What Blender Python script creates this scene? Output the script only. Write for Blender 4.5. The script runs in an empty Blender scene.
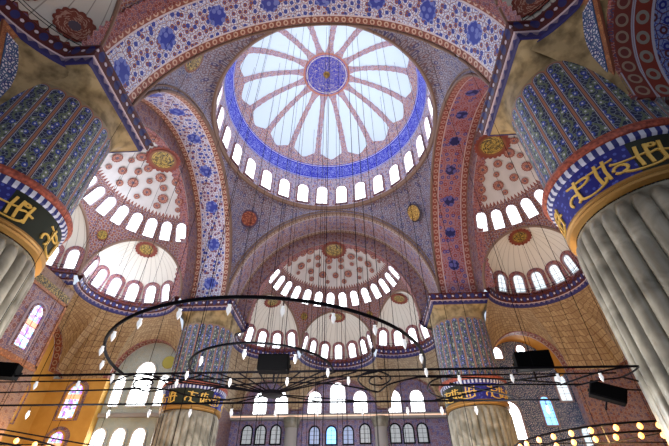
import bpy, bmesh, math, random
from math import sin, cos, pi, sqrt, radians as rad, atan2
from mathutils import Vector, Matrix
random.seed(7)
S = bpy.context.scene
COL = S.collection
# ------------------------------------------------------------------ main measures (metres)
A = 11.75; T = 3.97; B = A + T; HC = 21.25; HA = 12.97
ZD = 35.1; RD = 11.66; ZE = 39.3; DC = 8.37
PC = 13.4; UW = 14.6

# ------------------------------------------------------------------ object helpers
def thing(name, label, cat, loc=(0, 0, 0), rz=0, group=None):
    o = bpy.data.objects.new(name, None); COL.objects.link(o)
    o.empty_display_size = .3
    o.location = loc; o.rotation_euler = (0, 0, rz)
    o['label'] = label; o['category'] = cat
    if group: o['group'] = group
    return o
def tag(o, label, cat, group=None, kind=None):
    if label: o['label'] = label
    if cat: o['category'] = cat
    if group: o['group'] = group
    if kind: o['kind'] = kind
    return o
class MB:
    def __init__(s): s.v = []; s.f = []; s.uv = []; s.m = []
    def face(s, pts, uvs=None, m=0):
        b = len(s.v); s.v += [tuple(p) for p in pts]; s.f.append(tuple(range(b, b + len(pts))))
        s.uv.append(uvs or [(0, 0)] * len(pts)); s.m.append(m)
    def grid(s, fn, nu, nv, m=0, closed=False):
        b = len(s.v); U = []
        nuu = nu + 1
        for j in range(nv + 1):
            for i in range(nuu):
                p, uv = fn(i / nu, j / nv); s.v.append(tuple(p)); U.append(uv)
        for j in range(nv):
            for i in range(nu):
                q = (j * nuu + i, j * nuu + i + 1, (j + 1) * nuu + i + 1, (j + 1) * nuu + i)
                s.f.append(tuple(b + k for k in q)); s.uv.append([U[k] for k in q]); s.m.append(m)
    def box(s, x0, x1, y0, y1, z0, z1, m=0):
        c = [(x0, y0, z0), (x1, y0, z0), (x1, y1, z0), (x0, y1, z0), (x0, y0, z1), (x1, y0, z1), (x1, y1, z1), (x0, y1, z1)]
        for q, ax in (((0, 3, 2, 1), 2), ((4, 5, 6, 7), 2), ((0, 1, 5, 4), 1), ((2, 3, 7, 6), 1), ((1, 2, 6, 5), 0), ((3, 0, 4, 7), 0)):
            ps = [c[k] for k in q]
            uv = [((p[0], p[1]) if ax == 2 else (p[0], p[2]) if ax == 1 else (p[1], p[2])) for p in ps]
            s.face(ps, uv, m)
    def tube(s, pts, r, n=6, m=0, closed=False):
        pts = [Vector(p) for p in pts]; L = len(pts); rings = []
        for i, p in enumerate(pts):
            a = pts[(i - 1) % L] if (i > 0 or closed) else p
            c = pts[(i + 1) % L] if (i < L - 1 or closed) else p
            d = (c - a).normalized()
            up = Vector((0, 0, 1)) if abs(d.z) < .9 else Vector((1, 0, 0))
            x = d.cross(up).normalized(); y = x.cross(d).normalized()
            rings.append([p + (x * cos(2 * pi * k / n) + y * sin(2 * pi * k / n)) * r for k in range(n)])
        b = len(s.v)
        for R_ in rings: s.v += [tuple(q) for q in R_]
        for i in range(L if closed else L - 1):
            j = (i + 1) % L
            for k in range(n):
                k2 = (k + 1) % n
                s.f.append((b + i * n + k, b + i * n + k2, b + j * n + k2, b + j * n + k)); s.uv.append([(0, 0)] * 4); s.m.append(m)
        if not closed:
            s.f.append(tuple(b + k for k in reversed(range(n)))); s.uv.append([(0, 0)] * n); s.m.append(m)
            s.f.append(tuple(b + (L - 1) * n + k for k in range(n))); s.uv.append([(0, 0)] * n); s.m.append(m)
    def lathe(s, prof, n=32, m=0, c=(0, 0), a0=0, a1=2 * pi, ru=None):
        # prof: (r, z); u = angle * mean radius, v = distance along the profile
        L = [0]
        for a, b_ in zip(prof, prof[1:]): L.append(L[-1] + math.dist(a, b_))
        ru = ru or max(p[0] for p in prof)
        def fn(u, v):
            k = int(round(v * (len(prof) - 1))); r, z = prof[k]; t = a0 + (a1 - a0) * u
            return (c[0] + r * cos(t), c[1] + r * sin(t), z), (t * ru, L[k])
        s.grid(fn, n, len(prof) - 1, m)
    def build(s, name, mats, parent=None, smooth=True, weld=True):
        me = bpy.data.meshes.new(name); me.from_pydata(s.v, [], s.f)
        uvl = me.uv_layers.new(name='uv'); k = 0; flat = []
        for fu in s.uv:
            for a in fu: flat += [a[0], a[1]]
        uvl.data.foreach_set('uv', flat)
        if not isinstance(mats, (list, tuple)): mats = [mats]
        for m_ in mats: me.materials.append(m_)
        me.polygons.foreach_set('material_index', s.m)
        if weld:
            bm = bmesh.new(); bm.from_mesh(me); bmesh.ops.remove_doubles(bm, verts=bm.verts, dist=1e-4)
            bm.to_mesh(me); bm.free()
        if smooth:
            me.polygons.foreach_set('use_smooth', [True] * len(me.polygons))
            me.set_sharp_from_angle(angle=rad(40))
        me.update()
        return link(name, me, parent)
def link(name, me, parent=None, mat=None):
    o = bpy.data.objects.new(name, me); COL.objects.link(o)
    if parent: o.parent = parent
    if mat is not None: o.matrix_local = mat
    return o
def kids(o): return [c for c in o.children]
def dup(root, loc=None, rz=None, label=None, scale=None):
    r = root.copy(); COL.objects.link(r)
    if loc is not None: r.location = loc
    if rz is not None: r.rotation_euler = (0, 0, rz)
    if label: r['label'] = label
    for ch in list(root.children):
        c = ch.copy(); COL.objects.link(c); c.parent = r
        for g in ch.children:
            d = g.copy(); COL.objects.link(d); d.parent = c
    return r
def frame(p, x, y, z):
    x, y, z = Vector(x), Vector(y), Vector(z)
    return Matrix(((x.x, y.x, z.x, p[0]), (x.y, y.y, z.y, p[1]), (x.z, y.z, z.z, p[2]), (0, 0, 0, 1)))

# ------------------------------------------------------------------ shader maths
class Val:
    def __init__(s, nt, sk): s.nt = nt; s.s = sk
    def _m(s, op, *a):
        n = s.nt.nodes.new('ShaderNodeMath'); n.operation = op
        for i, x in enumerate((s,) + a):
            if isinstance(x, Val): s.nt.links.new(x.s, n.inputs[i])
            else: n.inputs[i].default_value = x
        return Val(s.nt, n.outputs[0])
    def __add__(s, o): return s._m('ADD', o)
    def __sub__(s, o): return s._m('SUBTRACT', o)
    def __mul__(s, o): return s._m('MULTIPLY', o)
    def __truediv__(s, o): return s._m('DIVIDE', o)
    def rsub(s, a): return (s * -1.0) + a
    def lt(s, o): return s._m('LESS_THAN', o)
    def gt(s, o): return s._m('GREATER_THAN', o)
    def mod(s, o): return s._m('FLOORED_MODULO', o)
    def abs(s): return s._m('ABSOLUTE')
    def floor(s): return s._m('FLOOR')
    def sin(s): return s._m('SINE')
    def sqrt(s): return s._m('SQRT')
    def mn(s, o): return s._m('MINIMUM', o)
    def mx(s, o): return s._m('MAXIMUM', o)
    def tri(s, p): return ((s / p).mod(1.0) - .5).abs() * 2.0      # 0..1..0 zigzag of period p
class Mat:
    def __init__(s, name, rough=.55, spec=.35, metal=0):
        s.m = bpy.data.materials.new(name); s.m.use_nodes = True; s.nt = s.m.node_tree
        s.bs = s.nt.nodes['Principled BSDF']; s.bs.inputs['Roughness'].default_value = rough
        s.bs.inputs['Specular IOR Level'].default_value = spec; s.bs.inputs['Metallic'].default_value = metal
        u = s.nt.nodes.new('ShaderNodeUVMap'); u.uv_map = 'uv'; s.uvs = u.outputs[0]
        sp = s.nt.nodes.new('ShaderNodeSeparateXYZ'); s.nt.links.new(s.uvs, sp.inputs[0])
        s.u = Val(s.nt, sp.outputs[0]); s.v = Val(s.nt, sp.outputs[1])
    def vec(s, x, y):
        c = s.nt.nodes.new('ShaderNodeCombineXYZ')
        for i, a in enumerate((x, y)):
            if isinstance(a, Val): s.nt.links.new(a.s, c.inputs[i])
            else: c.inputs[i].default_value = a
        return c.outputs[0]
    def vor(s, scale, feat='F1', vec=None, rnd=.8, dim='2D'):
        n = s.nt.nodes.new('ShaderNodeTexVoronoi'); n.voronoi_dimensions = dim; n.feature = feat
        n.inputs['Scale'].default_value = scale; n.inputs['Randomness'].default_value = rnd
        s.nt.links.new(vec or s.uvs, n.inputs['Vector'])
        c = None
        if feat == 'F1':
            sp = s.nt.nodes.new('ShaderNodeSeparateColor'); s.nt.links.new(n.outputs['Color'], sp.inputs[0]); c = Val(s.nt, sp.outputs[0])
        return Val(s.nt, n.outputs['Distance']), c
    def noise(s, scale, detail=3, vec=None, obj=False, dist=0):
        n = s.nt.nodes.new('ShaderNodeTexNoise'); n.inputs['Scale'].default_value = scale; n.inputs['Detail'].default_value = detail
        n.inputs['Distortion'].default_value = dist
        if obj:
            t = s.nt.nodes.new('ShaderNodeTexCoord'); s.nt.links.new(t.outputs['Object'], n.inputs['Vector'])
        else: s.nt.links.new(vec or s.uvs, n.inputs['Vector'])
        return Val(s.nt, n.outputs[0])
    def mix(s, f, a, b):
        n = s.nt.nodes.new('ShaderNodeMix'); n.data_type = 'RGBA'
        for sk, x in ((n.inputs[0], f), (n.inputs[6], a), (n.inputs[7], b)):
            if isinstance(x, Val): s.nt.links.new(x.s, sk)
            elif isinstance(x, (int, float)): sk.default_value = x
            elif isinstance(x, tuple): sk.default_value = (*x, 1)
            else: s.nt.links.new(x, sk)
        return n.outputs[2]
    def out(s, c, bump=None, bd=.02):
        if isinstance(c, tuple): s.bs.inputs['Base Color'].default_value = (*c, 1)
        else: s.nt.links.new(c, s.bs.inputs['Base Color'])
        if bump is not None:
            b = s.nt.nodes.new('ShaderNodeBump'); b.inputs['Distance'].default_value = bd; b.inputs['Strength'].default_value = .6
            s.nt.links.new(bump.s, b.inputs['Height']); s.nt.links.new(b.outputs[0], s.bs.inputs['Normal'])
        return s.m
    def emit(s, c, st):
        if isinstance(c, tuple): s.bs.inputs['Emission Color'].default_value = (*c, 1)
        else: s.nt.links.new(c, s.bs.inputs['Emission Color'])
        s.bs.inputs['Emission Strength'].default_value = st
        s.bs.inputs['Base Color'].default_value = (.5, .5, .5, 1)
        return s.m
def C(r, g, b):                                                        # sRGB 0-255 -> linear
    return tuple(((x / 255 + .055) / 1.055) ** 2.4 if x > 10 else x / 255 / 12.92 for x in (r, g, b))

def floral(name, ground, ca, cb, vine, scale=1.6, width=None, bw=.5, bground=None, bdot=None, line=None,
           big=None, bigcol=None, bigring=None, rough=.5, vines=.07, r=.3, v0=0.0, dot=None):
    """painted tile field: flowers, vines, optional bordered edges and row of big roundels"""
    M = Mat(name, rough)
    d, c = M.vor(scale); e, _ = M.vor(scale, 'DISTANCE_TO_EDGE')
    e2, _ = M.vor(scale * 2.3, 'DISTANCE_TO_EDGE')
    col = M.mix(e2.lt(vines), ground, vine)
    col = M.mix(e.lt(vines * .5), col, cb)
    col = M.mix(d.lt(r), col, M.mix(c.gt(.5), ca, cb))
    col = M.mix(d.lt(r * .45), col, dot or ground)
    if big:
        per, br = big
        du = (M.u.mod(per) - per / 2); dv = M.v - (v0 + width / 2)
        rr = (du * du + dv * dv).sqrt()
        lob = ((du * (9.0 / br)).sin() * (dv * (9.0 / br)).sin()) * (br * .1)
        inn = M.mix(d.lt(.33), bigcol, bigring)
        col = M.mix((rr + lob).lt(br), col, bigring)
        col = M.mix((rr + lob).lt(br * .88), col, inn)
    if width:
        bd = (M.v - v0).mn((M.v - (v0 + width)) * -1.0)
        cu = M.u.mod(bw) - bw / 2; cv = bd - bw / 2
        rr = (cu * cu + cv * cv).sqrt()
        bc = M.mix(rr.lt(bw * .34), bground, bdot)
        bc = M.mix(rr.lt(bw * .17), bc, bground)
        bc = M.mix((bd - bw).abs().lt(.06), bc, line)
        bc = M.mix(bd.abs().lt(.07), bc, line)
        col = M.mix(bd.lt(bw + .06), col, bc)
    return M.out(col)

# ------------------------------------------------------------------ materials
WHITE = C(205, 208, 222); CREAM = C(215, 207, 196); RED = C(122, 56, 44); BLUE = C(52, 68, 170); NAVY = C(30, 34, 92); TAN = C(168, 128, 92)
m = {}
m['dome_white'] = Mat('painted_white_plaster', .7).out(C(208, 226, 242))
M = Mat('semi_dome_plaster', .7); n = M.noise(.8, 4)
z = M.v
saw = (M.u.tri(.55) * .55 + z).lt(8.95); saw2 = (M.u.tri(.55) * .4 + z).lt(8.7)
d, c = M.vor(4.4); e, _ = M.vor(3.4, 'DISTANCE_TO_EDGE')
low = M.mix(d.lt(.34), C(122, 66, 54), C(104, 92, 116)); low = M.mix(e.lt(.06), low, C(164, 146, 136))
col = M.mix(n, C(204, 200, 198), C(178, 175, 176))
m['semi_plaster'] = M.out(M.mix(saw, col, M.mix(saw2, RED, low)))
M = Mat('exedra_plaster', .7); st = M.u.tri(.9)
d, c = M.vor(3.0)
col = M.mix(st.lt(.07), C(214, 212, 204), C(160, 156, 148))
low = M.mix(d.lt(.3), RED, C(110, 80, 120))
m['exedra_plaster'] = M.out(M.mix((M.u.tri(.5) * .3 + M.v).lt(.75), col, low))
m['purple'] = floral('pendentive_tile', C(146, 142, 158), C(70, 66, 112), C(110, 84, 92), C(88, 82, 108), 1.9, vines=.09)
m['soffit'] = floral('arch_soffit_tile', C(222, 226, 240), BLUE, C(146, 84, 70), C(96, 112, 190), 2.0, width=T, bw=.62,
                     bground=C(142, 82, 70), bdot=C(206, 178, 158), line=C(214, 206, 214), big=(4.4, .72), bigcol=BLUE, bigring=C(110, 126, 205), v0=0, r=.31, dot=C(70, 84, 160))
m['soffit_red'] = floral('red_arch_soffit_tile', C(150, 120, 140), C(70, 66, 140), C(140, 60, 54), C(176, 108, 96), 1.5, width=T, bw=.7,
                     bground=C(134, 66, 58), bdot=C(176, 140, 130), line=C(190, 170, 170), big=(3.6, .6), bigcol=NAVY, bigring=C(90, 90, 160), v0=0)
m['soffit_tan'] = floral('violet_arch_soffit_tile', C(168, 156, 168), C(84, 84, 140), C(136, 84, 70), C(120, 108, 140), 1.9, width=T, bw=.55,
                     bground=C(124, 96, 84), bdot=C(180, 164, 150), line=C(186, 180, 186), v0=0)
m['ringface'] = floral('arch_face_tile', C(132, 100, 98), C(104, 52, 48), C(86, 82, 120), C(172, 148, 138), 2.2)
m['drum'] = floral('drum_wall_tile', C(184, 160, 158), C(134, 60, 54), C(88, 92, 156), C(212, 204, 208), 2.6, vines=.1)
m['ornament'] = floral('dome_rim_ornament', C(206, 190, 184), C(140, 62, 52), C(90, 82, 132), C(150, 80, 70), 2.5, vines=.12)
m['rib'] = floral('dome_rib_paint', C(198, 180, 180), C(150, 84, 78), C(120, 110, 150), C(160, 104, 100), 3.2, vines=.12)
M = Mat('blue_script_band', .45)
n1 = M.noise(2.4, 2, dist=2.2); n2 = (n1 - .5).abs().lt(.035)
vv = (M.v - 1.29).abs().lt(.9)
col = M.mix(n2 * vv, C(30, 38, 176), C(150, 160, 226))
m['blueband'] = M.out(M.mix(((M.v - 1.29).abs() - 1.12).abs().lt(.05), col, C(206, 206, 226)))
M = Mat('blue_medallion_paint', .45); n1 = M.noise(1.6, 2, dist=3.0)
rr = M.v
col = M.mix((n1 - .5).abs().lt(.022), C(28, 34, 150), C(190, 176, 160))
col = M.mix((rr - 2.5).abs().lt(.05), col, C(200, 190, 180))
m['bluemed'] = M.out(M.mix(rr.gt(2.68), col, C(170, 110, 96)))
m['red'] = Mat('red_paint', .6).out(RED)
M = Mat('rosette_paint', .6); rr = M.v; d, _ = M.vor(5.0)
col = M.mix(d.lt(.32), C(128, 66, 54), C(186, 148, 132))
m['rosette'] = M.out(M.mix(rr.lt(.3), M.mix(rr.gt(.85), col, C(120, 56, 46)), C(86, 76, 92)))
M = Mat('gold_script_roundel', .4); n1 = M.noise(2.6, 2, dist=2.5)
col = M.mix((n1 - .5).abs().lt(.055), C(36, 32, 22), C(178, 148, 66))
m['goldmed'] = M.out(M.mix(M.v.gt(.82), col, C(120, 70, 40)))
M = Mat('amber_roundel', .4); n1 = M.noise(3., 2, dist=2.5)
m['ambermed'] = M.out(M.mix(M.v.gt(.84), M.mix((n1 - .5).abs().lt(.06), C(120, 84, 44), C(208, 172, 92)), C(60, 50, 60)))
M = Mat('rust_roundel', .4); d, _ = M.vor(3.5)
m['rustmed'] = M.out(M.mix(M.v.gt(.8), M.mix(d.lt(.3), C(122, 56, 40), C(168, 104, 76)), C(76, 58, 80)))
m['gold'] = Mat('gilding', .5, .4, .35).out(C(150, 114, 58))
m['goldpaint'] = Mat('gold_leaf_lettering', .4, .5, .2).out(C(222, 184, 92))
m['mould'] = Mat('painted_brown_moulding', .55).out(C(122, 96, 82))
M = Mat('cornice_frieze', .5)                       # v up the profile
c1 = M.u.tri(.7); c2 = (M.u + .35).tri(.7)
up = M.mix(((c1 * c1) + ((M.v - .95) * 2.0) * ((M.v - .95) * 2.0)).lt(.3), C(70, 22, 26), C(36, 40, 98))
up = M.mix(((c2 * c2) + ((M.v - .95) * 2.6) * ((M.v - .95) * 2.6)).lt(.07), up, C(196, 190, 206))
lo = M.mix((M.u.tri(.5) * .26 + M.v).lt(.5), C(124, 112, 130), C(42, 40, 96))
col = M.mix(M.v.gt(.5), lo, up)
col = M.mix((M.v - 1.42).abs().lt(.06), col, C(176, 166, 180))
m['cornice'] = M.out(M.mix((M.v - .5).abs().lt(.04), col, C(186, 170, 180)))
M = Mat('grey_marble', .35, .5); n = M.noise(.7, 6, obj=True, dist=1.2); n2 = M.noise(3.2, 4, obj=True)
col = M.mix((n - .35) * 3.0, C(94, 92, 80), C(158, 155, 140))
col = M.mix((n2 - .62).mx(0.0) * 3.0, col, C(120, 92, 62))
m['marble'] = M.out(col)
M = Mat('plain_gilt_plaster', .6); n = M.noise(1.5, 4, obj=True)
m['squinch'] = M.out(M.mix((n - .4) * 4.0, C(160, 142, 104), C(104, 90, 62)))
M = Mat('striped_pier_paint', .5)                   # 24 upright panels with round tops
PW = 2 * pi * 2.72 / 24
s_ = (M.u / PW).mod(1.0); x = (s_ - .5) * PW; top = M.v - 5.35
rad2 = (x * x + (top.mx(0.0) * top.mx(0.0))).sqrt()
d, c = M.vor(2.3, vec=M.vec(M.u * 1.3, M.v)); e, _ = M.vor(2.3, 'DISTANCE_TO_EDGE', vec=M.vec(M.u * 1.3, M.v))
wav = ((M.v * 6.5).sin() * .12 + x).abs(); e9, _ = M.vor(5.5, 'DISTANCE_TO_EDGE')
leaf = M.mix(wav.lt(.05), M.mix(e9.lt(.07), C(38, 46, 76), C(120, 134, 150)), C(96, 110, 92))
leaf = M.mix(d.lt(.33), leaf, M.mix(c.gt(.45), C(52, 74, 156), C(106, 122, 100)))
leaf = M.mix(d.lt(.12), leaf, C(196, 200, 214))
leaf = M.mix(rad2.gt(.25), leaf, C(170, 168, 182)); leaf = M.mix(rad2.gt(.275), leaf, C(48, 46, 74)); leaf = M.mix(rad2.gt(.305), leaf, C(152, 106, 84))
m['stripes'] = M.out(M.mix((rad2 + 0.0).gt(.37) * top.gt(0.0), leaf, C(132, 120, 94)), rad2.mn(.3) * -1.0, .12)
M = Mat('pier_script_ground', .45)
sec = (M.u / 4.4 + .35).mod(2.0).lt(1.0)
d, _ = M.vor(3.6); col = M.mix(sec, M.mix(d.lt(.2), C(30, 34, 118), C(70, 84, 170)), C(26, 34, 24))
m['scriptband'] = M.out(col)
M = Mat('blue_white_dentil', .5)
m['dentil'] = M.out(M.mix(M.u.tri(.34).lt(.5), C(40, 48, 110), C(190, 196, 214)))
M = Mat('rust_moulding', .5); n = M.noise(7., 3)
m['rust'] = M.out(M.mix((n - .35) * 3.0, C(104, 44, 36), C(176, 92, 70)))
M = Mat('tan_scalloped_vault', .6)
d, c = M.vor(2.2, rnd=.3); e, _ = M.vor(2.2, 'DISTANCE_TO_EDGE', rnd=.3)
col = M.mix(e.lt(.06), M.mix(c, C(168, 150, 118), C(142, 122, 94)), C(112, 86, 70))
m['vault'] = M.out(col, e.mn(.2), .12)
m['spandrel'] = floral('spandrel_tile', C(128, 100, 92), C(98, 46, 42), C(66, 66, 104), C(158, 136, 126), 3.0)
m['lowwall'] = floral('violet_wall_tile', C(150, 142, 168), C(80, 82, 146), C(128, 84, 90), C(104, 96, 140), 2.0)
m['bluevault'] = floral('blue_vault_tile', C(140, 160, 208), C(44, 54, 150), C(92, 50, 60), C(60, 80, 170), 1.8, width=5.2, bw=.8,
                        bground=C(136, 62, 50), bdot=C(150, 150, 140), line=C(190, 196, 214), big=(3.0, .95), bigcol=C(140, 56, 48), bigring=C(176, 96, 76), v0=0)
m['whitetile'] = floral('white_blue_tile', C(196, 200, 212), C(40, 60, 120), C(60, 90, 130), C(48, 66, 130), 2.6, vines=.15)
m['orangeband'] = floral('orange_edge_band', C(150, 100, 66), C(176, 120, 80), C(120, 70, 50), C(120, 84, 60), 4.)
M = Mat('arch_reveal_band', .5); du = M.u.mod(.7) - .35; dv = M.v - .45; rr = (du * du + dv * dv).sqrt()
col = M.mix(rr.lt(.27), C(120, 58, 50), C(156, 138, 120)); col = M.mix(rr.lt(.17), col, C(110, 60, 56)); 
m['reveal'] = M.out(M.mix((dv.abs() - .4).abs().lt(.035), col, C(176, 176, 190)))
m['greyblock'] = Mat('grey_stone', .6).out(C(150, 148, 146))
m['brownblock'] = floral('brown_wall_tile', C(122, 92, 72), C(92, 56, 44), C(104, 84, 84), C(146, 116, 92), 2.6)
M = Mat('dark_script_strip', .5); n1 = M.noise(2.2, 2, dist=2.4)
m['darkscript'] = M.out(M.mix((n1 - .5).abs().lt(.04), C(20, 26, 20), C(170, 140, 70)))
m['greygreen'] = floral('grey_green_arch_wall', C(176, 190, 188), C(150, 168, 170), C(164, 170, 158), C(150, 164, 168), 2.4)
M = Mat('gold_stone', .6); n = M.noise(1.6, 4)
m['goldstone'] = M.out(M.mix(n, C(150, 96, 34), C(206, 150, 60)))
M = Mat('yellow_lit_stone', .6); n = M.noise(1.2, 4, obj=True)
m['yellow_lit'] = M.out(M.mix(n, C(176, 128, 52), C(206, 164, 84)))  # yellow lamplight on the left side put into the stone colour
m['iron'] = Mat('black_iron', .8, .1).out(C(16, 15, 20))
m['speaker'] = Mat('black_speaker_cloth', .9, .05).out(C(6, 6, 7))
M = Mat('red_carpet', .95); d, _ = M.vor(1.2)
m['carpet'] = M.out(M.mix(d.lt(.3), C(110, 60, 56), C(60, 60, 90)))
def glass(name, tint, st, lat=.06):
    M = Mat(name, .4); e, _ = M.vor(3.5, 'DISTANCE_TO_EDGE', rnd=.1)
    return M.emit(M.mix(e.lt(lat), tint, tuple(x * .62 for x in tint)), st)
m['sky_glass'] = glass('daylit_window_glass', (.90, .96, 1.0), 4.2)
m['dome_glass'] = glass('daylit_dome_glass', (.92, .97, 1.0), 5.0)
m['dim_glass'] = glass('daylit_leaded_glass', (.7, .86, .95), .75, .14)
m['duskblue_glass'] = glass('dusky_blue_glass', (.12, .3, .7), .4, .2)
m['dark_glass'] = glass('dusky_leaded_glass', (.4, .52, .6), .22, .2)
m['blue_glass'] = glass('blue_daylit_glass', (.10, .42, .95), 1.6, .1)
M = Mat('stained_glass', .4); d, c = M.vor(4.5); e, _ = M.vor(4.5, 'DISTANCE_TO_EDGE')
col = M.mix(c.gt(.35), (.32, .08, .85), (.75, .8, 1.0)); col = M.mix(c.gt(.8), col, (.1, .5, .75))
col = M.mix((M.v - 2.0).abs().lt(.25), col, (.9, .25, .08))
m['stained'] = M.emit(M.mix(e.lt(.05), col, (.03, .02, .05)), 1.1)
m['winframe'] = Mat('grey_window_surround', .6).out(C(150, 136, 146))
m['winred'] = floral('red_window_surround', C(140, 70, 64), C(104, 44, 46), C(90, 80, 110), C(186, 150, 140), 3.5)
m['bulb'] = Mat('lit_amber_bulb').emit((1, .36, .05), 2.6)
m['lampglass'] = Mat('milky_lamp_glass', .2, .5).emit((.95, .97, 1), .28)
m['warmstrip'] = Mat('warm_strip_light').emit((1, .55, .32), .55)
m['brass'] = Mat('dull_brass_disc', .4, .5, .5).out(C(150, 140, 58))
m['pale_plaster'] = floral('pale_arch_plaster', C(206, 212, 208), C(170, 180, 190), C(190, 190, 180), C(186, 192, 200), 2.6)

# ------------------------------------------------------------------ window mesh (origin at the sill, x across, z up, room on -y)
def arch_outline(w, h, n=10, pointed=.12):
    pts = [(-w / 2, 0), (w / 2, 0)]; zc = h - w / 2 * (1 + pointed)
    for i in range(n + 1):
        t = pi * i / n; pts.append((w / 2 * cos(t), zc + w / 2 * (1 + pointed) * sin(t)))
    return pts
def window_mesh(name, w, h, gl, fr=None, fw=.14, dep=.16, panel=None, pw=.3):
    mb = MB(); ins = arch_outline(w, h)
    mb.face([(x, -.015, z) for x, z in ins], [(x, z) for x, z in ins], 0)
    out = [(x * (w + 2 * fw) / w, -fw + z * (h + 2 * fw) / h) for x, z in ins]
    L = len(ins)
    def band(a, b, ya, yb, mi):
        for i in range(L):
            j = (i + 1) % L
            mb.face([(a[i][0], ya, a[i][1]), (a[j][0], ya, a[j][1]), (b[j][0], yb, b[j][1]), (b[i][0], yb, b[i][1])],
                    [(a[i][0], a[i][1]), (a[j][0], a[j][1]), (b[j][0], b[j][1]), (b[i][0], b[i][1])], mi)
    band(ins, ins, .0, -dep, 1); band(ins, out, -dep, -dep, 1); band(out, out, -dep, .05, 1)
    mats = [gl, fr or m['winframe']]
    if panel:
        o2 = [(x * (w + 2 * fw + 2 * pw) / w, -fw - .05 + z * (h + fw + pw * 1.7) / h) for x, z in ins]
        band(out, o2, -.06, -.06, 2); band(o2, o2, -.06, .06, 2); mats.append(panel)
    # slim glazing bars
    mb.box(-.02, .02, -.05, -.02, 0, h * .98, 1)
    for k in (1, 2, 3): mb.box(-w / 2, w / 2, -.05, -.02, h * k / 4 - .015, h * k / 4 + .015, 1)
    o = mb.build(name, mats, smooth=False, weld=False); me = o.data; bpy.data.objects.remove(o)
    return me
W_dome = window_mesh('dome_window', 1.3, 3.05, m['dome_glass'], fw=.12, panel=m['winred'], pw=.12)
W_semi = window_mesh('semi_window', .98, 2.0, m['sky_glass'], fw=.1)
W_exe = window_mesh('exedra_window', .98, 1.9, m['sky_glass'], fw=.1, panel=m['winred'], pw=.3)
W_exe_dim = window_mesh('exedra_window_dim', .98, 1.9, m['dim_glass'], fw=.1, panel=m['winred'], pw=.3)

# ================================================================== setting
mb = MB(); mb.box(-32, 32, -34, 32, -.3, 0); fl = mb.build('floor', m['carpet'], smooth=False); fl['kind'] = 'structure'

# ================================================================== central dome
dome = thing('central_dome', 'great central dome with white field, sixteen painted ribs and blue script ring', 'dome', (0, 0, ZD))
mb = MB(); mb.lathe([(RD, -.05), (11.6, 1), (11.6, 2), (11.6, 3), (11.6, ZE - ZD)], 112); mb.build('drum_wall', m['drum'], dome)
mb = MB(); mb.lathe([(RD + .1, -.35), (RD - .08, -.3), (RD - .1, -.2), (RD - .26, -.05), (RD - .26, .05), (RD, .1)], 112); mb.build('drum_cornice', m['mould'], dome)
Z0 = ZE - ZD
def dp(th, la, k=1.0):
    return (11.6 * k * cos(la) * sin(th), 11.6 * k * cos(la) * cos(th), Z0 + DC * k * sin(la))
def arcv(la): return la * 10.2
def dome_zone(name, l0, l1, k, mat, nu=128, nv=12, th0=0, th1=2 * pi, topfn=None):
    mb = MB()
    def fn(u, v):
        th = th0 + (th1 - th0) * u; b = l1 if topfn is None else topfn(th); la = l0 + (b - l0) * v
        return dp(th, la, k), (th * 11.0, arcv(la - l0))
    mb.grid(fn, nu, nv); return mb.build(name, mat, dome)
dome_zone('dome_shell', 0, rad(7), 1.0, m['drum'], nv=4)['label'] = 'tiled lower rim of the dome'
dome_zone('dome_shell', rad(7), rad(90), 1.004, m['dome_white'], nv=30)['label'] = 'plain white dome field'
dome_zone('inscription_band', rad(7), rad(21.5), .997, m['blueband'], nv=4)
dome_zone('rim_ornament', rad(21.5), 0, .996, m['ornament'], nu=384, nv=6, topfn=lambda th: rad(27 + 5.2 * abs(sin(8 * th)) ** 1.5))
for k in range(16):
    mb = MB(); th = (k + .5) * 2 * pi / 16
    def fn(u, v, th=th):
        la = rad(28 + (76 - 28) * v)
        hw = (.40 - .12 * v) + (.35 * max(0, 1 - v / .12) + .26 * max(0, (v - .86) / .14)) + .03 * sin(v * 60)
        x = (u - .5) * 2 * hw; r = 11.6 * .9975 * cos(la)
        return (r * sin(th) + x * cos(th), r * cos(th) - x * sin(th), Z0 + DC * .9975 * sin(la)), (x + k * 3.1, v * 9)
    mb.grid(fn, 4, 40); mb.build('rib', m['rib'], dome)
mb = MB()
def fn(u, v):
    la = rad(90 - 14.9 * v); th = 2 * pi * u; return dp(th, la, .993), (th * 2.2, 2.95 * v)
mb.grid(fn, 64, 10); med = mb.build('medallion', m['bluemed'], dome)
mb = MB(); mb.lathe([(.0, Z0 + DC - .75), (.16, Z0 + DC - .7), (.3, Z0 + DC - .5), (.3, Z0 + DC - .35), (.15, Z0 + DC - .2), (.42, Z0 + DC - .12), (.45, Z0 + DC - .05)], 20)
mb.build('boss', m['gold'], med)
for k in range(28):
    th = (k + .5) * 2 * pi / 28
    o = (sin(th), cos(th), 0); x = (cos(th), -sin(th), 0)
    link('window', W_dome, dome, frame((o[0] * 11.56, o[1] * 11.56, .62), x, o, (0, 0, 1)))

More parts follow.
